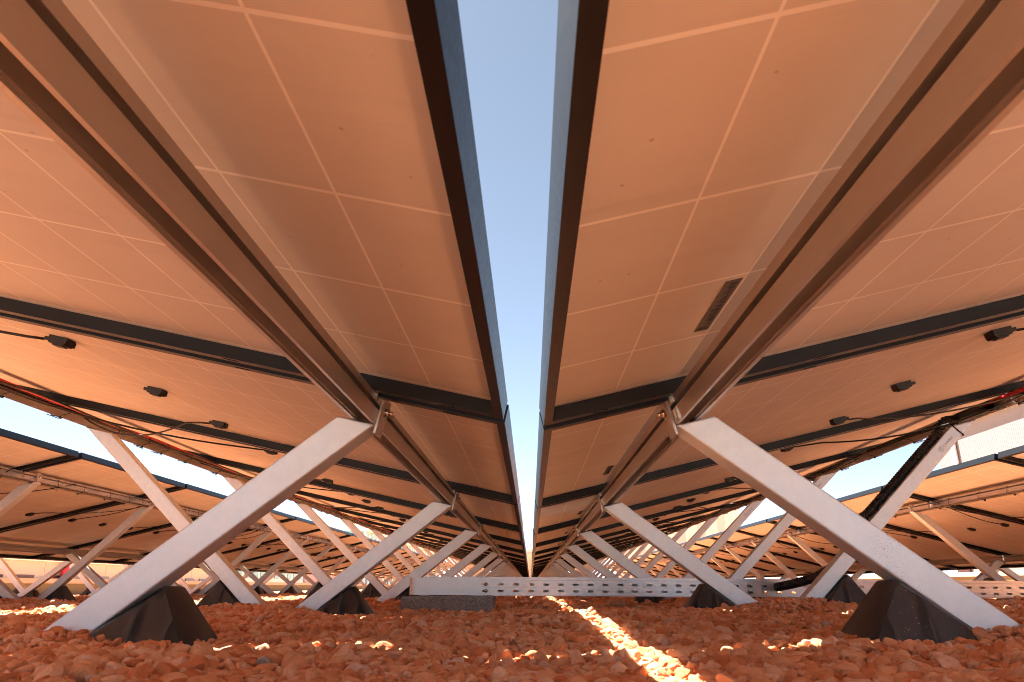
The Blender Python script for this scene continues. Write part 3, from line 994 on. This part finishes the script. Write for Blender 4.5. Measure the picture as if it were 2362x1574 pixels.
b = MB(); xe = slotted_wall(b, 0.0, 0.0, TLEN, 0.0015); b.build('front_wall', M_TRAY, t)
b = MB(); slotted_wall(b, TW, 0.0, TLEN, 0.0015); b.build('back_wall', M_TRAY, t)
b = MB(); b.box(-0.02, xe, 0.0005, TW - 0.0005, -0.0022, -0.0006); b.build('floor', M_TRAY, t)
b = MB(); b.box(-0.001, xe, -0.0025, TW + 0.0025, TH + 0.0085, TH + 0.0105); b.box(-0.001, xe, -0.0025, -0.0015, TH + 0.0005, TH + 0.0084); b.build('lid', M_TRAY, t)
b = MB()
for y, e in ((0.0, 1), (TW, -1)):
    b.tube([(0.0, y + e * 0.004, TH + 0.0035), (xe, y + e * 0.004, TH + 0.0035)], 0.0045, 10)
b.build('rolled_lip', M_TRAY, t)
# solid end sleeve and cover at the left end
b = MB()
pts = [(-0.235, 0.020)] + [(-0.235 + 0.02 * (1 - math.cos(a)), 0.020 - 0.024 * math.sin(a)) for a in np.linspace(0.2, math.pi / 2, 6)] + [(0.0, -0.004), (0.0, -0.0025)]
pts2 = [(x, 0.1 - y) for x, y in pts[::-1]]
ring = pts + pts2
m = len(ring)
b.add([(x, y, -0.001) for x, y in ring] + [(x, y, TH + 0.006) for x, y in ring], [(i, (i + 1) % m, (i + 1) % m + m, i + m) for i in range(m)] + [tuple(range(m - 1, -1, -1)), tuple(range(m, 2 * m))])
b.build('end_sleeve', M_TRAY, t)
b = MB(); b.box(-0.19, -0.002, -0.0065, 0.1065, TH + 0.0065, TH + 0.0102); b.box(-0.19, -0.004, -0.0065, -0.0045, TH - 0.004, TH + 0.0062); b.build('cover_plate', M_TRAY, t)
for zc in (0.0135, 0.0355):
    b = MB(); b.cyl((0.029, -0.0002, zc), (0, -1, 0), 0.0062, 0.0012, 18); b.cyl((0.029, -0.0015, zc), (0, -1, 0), 0.0042, 0.003, 6)
    b.build('tray_screw', M_BOLT, t)
b = MB(); q = random.Random(5); x = 0.045
while x < 0.34:
    w = q.uniform(0.002, 0.009); b.box(x, x + w, -0.0004, -0.0002, 0.0238, 0.0250); x += w + q.uniform(.001, .008)
b.build('faint_print', mat('tray_print', (0.40, 0.37, 0.36), 0.6, 0.4), t)

for (x0, x1, y0, y1, z0, z1, lab) in (
        (-0.445, -0.128, 2.67, 2.86, -0.115, -0.028, 'grey concrete block under the left end of the cable tray'),
        (1.93, 2.12, 2.96, 3.14, -0.13, -0.060, 'grey concrete block under the cable tray beside the right aisle')):
    b = MB(); b.box(x0, x1, y0, y1, z0, z1)
    o = b.build('concrete_block', M_CONC); bevel(o, 0.006, 2); tag(o, lab, 'concrete block', 'concrete blocks under the cable tray')

# ------------------------------------------------------------------ roof edge and buildings beyond
M_PEACH = mat('parapet_coping_paint', (0.40, 0.31, 0.245), 0.6)
M_OLIVE = mat('parapet_face_paint', (0.12, 0.10, 0.045), 0.7)
M_CREAM = mat('cream_facade_panel', (0.46, 0.455, 0.41), 0.7)
M_WHITE = mat('white_paint', (0.80, 0.80, 0.79), 0.55)
M_REDP = mat('crimson_paint', (0.45, 0.03, 0.06), 0.5)
M_WIN = mat('dark_window_glass', (0.06, 0.03, 0.04), 0.15)
M_TEAL = mat('teal_window_glass', (0.16, 0.36, 0.36), 0.15)
M_LILAC = mat('lilac_corrugated_sheet', (0.55, 0.47, 0.50), 0.6)
M_GREYP = mat('grey_pilaster_paint', (0.55, 0.57, 0.60), 0.6)
M_CORR = mat('pale_translucent_cladding', (0.17, 0.19, 0.205), 0.5)
M_COPE = mat('grey_coping_metal', (0.35, 0.34, 0.34), 0.5, 0.4)
M_BEIGE = mat('beige_render', (0.66, 0.55, 0.46), 0.8)

for sx, lab in ((-1, 'low peach capped parapet along the left roof edge'), (1, 'low peach capped parapet along the right roof edge')):
    t = empty('parapet', (sx * 9.0, 0, GZ)); tag(t, lab, 'parapet', 'roof edge parapets')
    b = MB(); b.box(-0.1, 0.1, -4, 70, -0.03, 0.20); b.build('upstand', M_OLIVE, t)
    b = MB(); b.box(-0.13, 0.13, -4, 70, 0.2005, 0.285); b.build('coping', M_PEACH, t)


def windows(b, x, y0, y1, z0, z1, n, fill):
    w = (y1 - y0) / n
    for i in range(n): b.box(x, x + 0.06, y0 + i * w + w * (1 - fill) / 2, y0 + (i + 1) * w - w * (1 - fill) / 2, z0, z1)


# long cream building on the left
t = empty('office_building', (-25, 20, -3)); tag(t, 'long cream panelled building with dark window strip beyond the left parapet', 'building', 'buildings beyond the roof edge')
b = MB(); b.box(-6, 0, -30, 40, 0, 4.42)
for i in range(24): b.box(0.0005, 0.02, -30 + i * 2.9 + 0.04, -30 + i * 2.9 + 2.86, 3.85, 4.40)
b.build('wall', M_CREAM, t)
b = MB(); b.box(-6.4, 0.35, -30.4, 40.4, 4.4205, 4.72); b.build('roof_edge', M_WHITE, t)
b = MB(); windows(b, 0.005, -30, 40, 3.60, 3.745, 30, 0.6); b.build('window', M_WIN, t)
b = MB(); b.box(0.0005, 0.25, -30, 40, 3.50, 3.58); b.build('sill_band', M_WHITE, t)
b = MB(); b.cyl((0.25, 20.7, 3.585), (0, 0, 1), 0.17, 0.83, 14); b.build('downpipe', M_REDP, t)
b = MB(); b.box(0.03, 0.34, 21.0, 21.45, 3.585, 4.42); b.build('column', M_WHITE, t)

t = empty('glazed_building', (-25, 72, -3)); tag(t, 'white framed building with teal windows beyond the left parapet', 'building', 'buildings beyond the roof edge')
b = MB(); b.box(-8, 0, -11, 13, 0, 6.2); b.build('wall', M_WHITE, t)
for lev in (3.9, 4.8):
    b = MB(); windows(b, 0.005, -11, 13, lev, lev + 0.62, 12, 0.62); b.build('window', M_TEAL, t)
t = empty('shed_building', (-25, 98, -3)); tag(t, 'lilac corrugated shed beyond the left parapet', 'building', 'buildings beyond the roof edge')
b = MB(); b.box(-8, -0.06, -12, 12, 0, 7.0)
for i in range(80): b.box(-0.0595, 0, -12 + i * .3, -12 + i * .3 + .16, 0, 6.98)
b.build('wall', M_LILAC, t)
b = MB(); b.box(-8.2, 0.2, -12.2, 12.2, 7.0005, 7.2); b.build('roof', M_WHITE, t)
t = empty('glass_hall', (-25, 150, -3)); tag(t, 'distant teal glass hall with white roof band, left of centre', 'building', 'buildings beyond the roof edge')
b = MB(); b.box(-20, 0, -35, 60, 0, 11.2); b.build('wall', M_TEAL, t)
b = MB(); b.box(-20.5, 0.5, -35.5, 60.5, 11.2005, 12.3); b.build('roof', M_WHITE, t)
b = MB()
for i in range(32): b.box(0.0005, 0.15, -35 + i * 3, -34.8 + i * 3, 0, 11.19)
b.box(0.1505, 0.3, -35, 60, 7.4, 8.0); b.build('mullion', M_WHITE, t)

# tall pale building on the right
t = empty('clad_building', (16, 12, -3)); tag(t, 'tall pale corrugated building beyond the right aisle', 'building', 'buildings beyond the roof edge')
b = MB(); b.box(0.05, 10, -22, 17.5, 0, 8.55)
for i in range(395): b.box(0.046, 0.0495, -22 + i * .1, -22 + i * .1 + .09, 3.0, 8.2)
b.build('wall', M_CORR, t)
b = MB(); b.box(-0.15, 10.2, -22.2, 17.7, 8.5505, 8.78); b.build('coping', M_COPE, t)
b = MB(); b.box(-0.06, -0.0005, 16.0, 16.25, 0, 8.54); b.build('corner_post', M_GREYP, t)
b = MB(); b.box(-0.04, -0.0005, 16.6, 17.4, 2.9, 3.75); b.build('door', M_WIN, t)
b = MB(); b.box(1.2, 4.0, 2.0, 13.0, 8.79, 9.75); b.build('roof_unit', M_WHITE, t)
t = empty('pilaster_building', (17, 100, -3)); tag(t, 'distant white building with grey pilasters right of centre', 'building', 'buildings beyond the roof edge')
b = MB(); b.box(-6, 10.4, 0.1, 14, 0, 15.2); b.build('wall', M_WHITE, t)
for i in range(6):
    b = MB(); b.box(-5.6 + i * 2.62, -4.6 + i * 2.62, 0, 0.0995, 0, 15.1); b.build('pilaster', M_GREYP, t)
b = MB(); b.box(-6.2, 10.6, -0.1, 14.2, 15.2005, 15.5); b.build('roof', M_GREYP, t)

# stair tower seen through the central gap
t = empty('stair_tower', (0.12, 60, -3)); tag(t, 'beige stair tower with rooftop railing seen at the end of the central gap', 'tower', 'buildings beyond the roof edge')
b = MB(); b.box(-1.6, 1.6, 0, 4, 0, 5.5); b.build('wall', M_BEIGE, t)
b = MB(); b.box(-1.2, 1.2, 0.3, 3.6, 5.5005, 5.82); b.build('rooftop_cabin', M_WHITE, t)
b = MB()
for q in np.linspace(-1.1, 1.1, 12): b.box(q - 0.02, q + 0.02, 0.35, 0.39, 5.8205, 6.08)
b.box(-1.14, 1.14, 0.34, 0.40, 6.0805, 6.14); b.box(-1.14, 1.14, 0.335, 0.348, 5.93, 5.97)
b.build('railing', M_REDP, t)
b = MB()
for q in (-0.06, 0.06): b.box(q - 0.012, q + 0.012, -0.10, -0.07, 3.0, 5.0)
for z in np.arange(3.1, 5.0, 0.22): b.box(-0.2, 0.2, -0.069, -0.045, z, z + 0.05)
b.build('ladder', M_COPE, t)
b = MB(); b.cyl((0.28, 0.5, 5.83), (0, 0, 1), 0.04, 1.1, 8); b.box(0.15, 0.32, 0.2, 0.3, 5.55, 5.78); b.build('antenna', M_COPE, t)
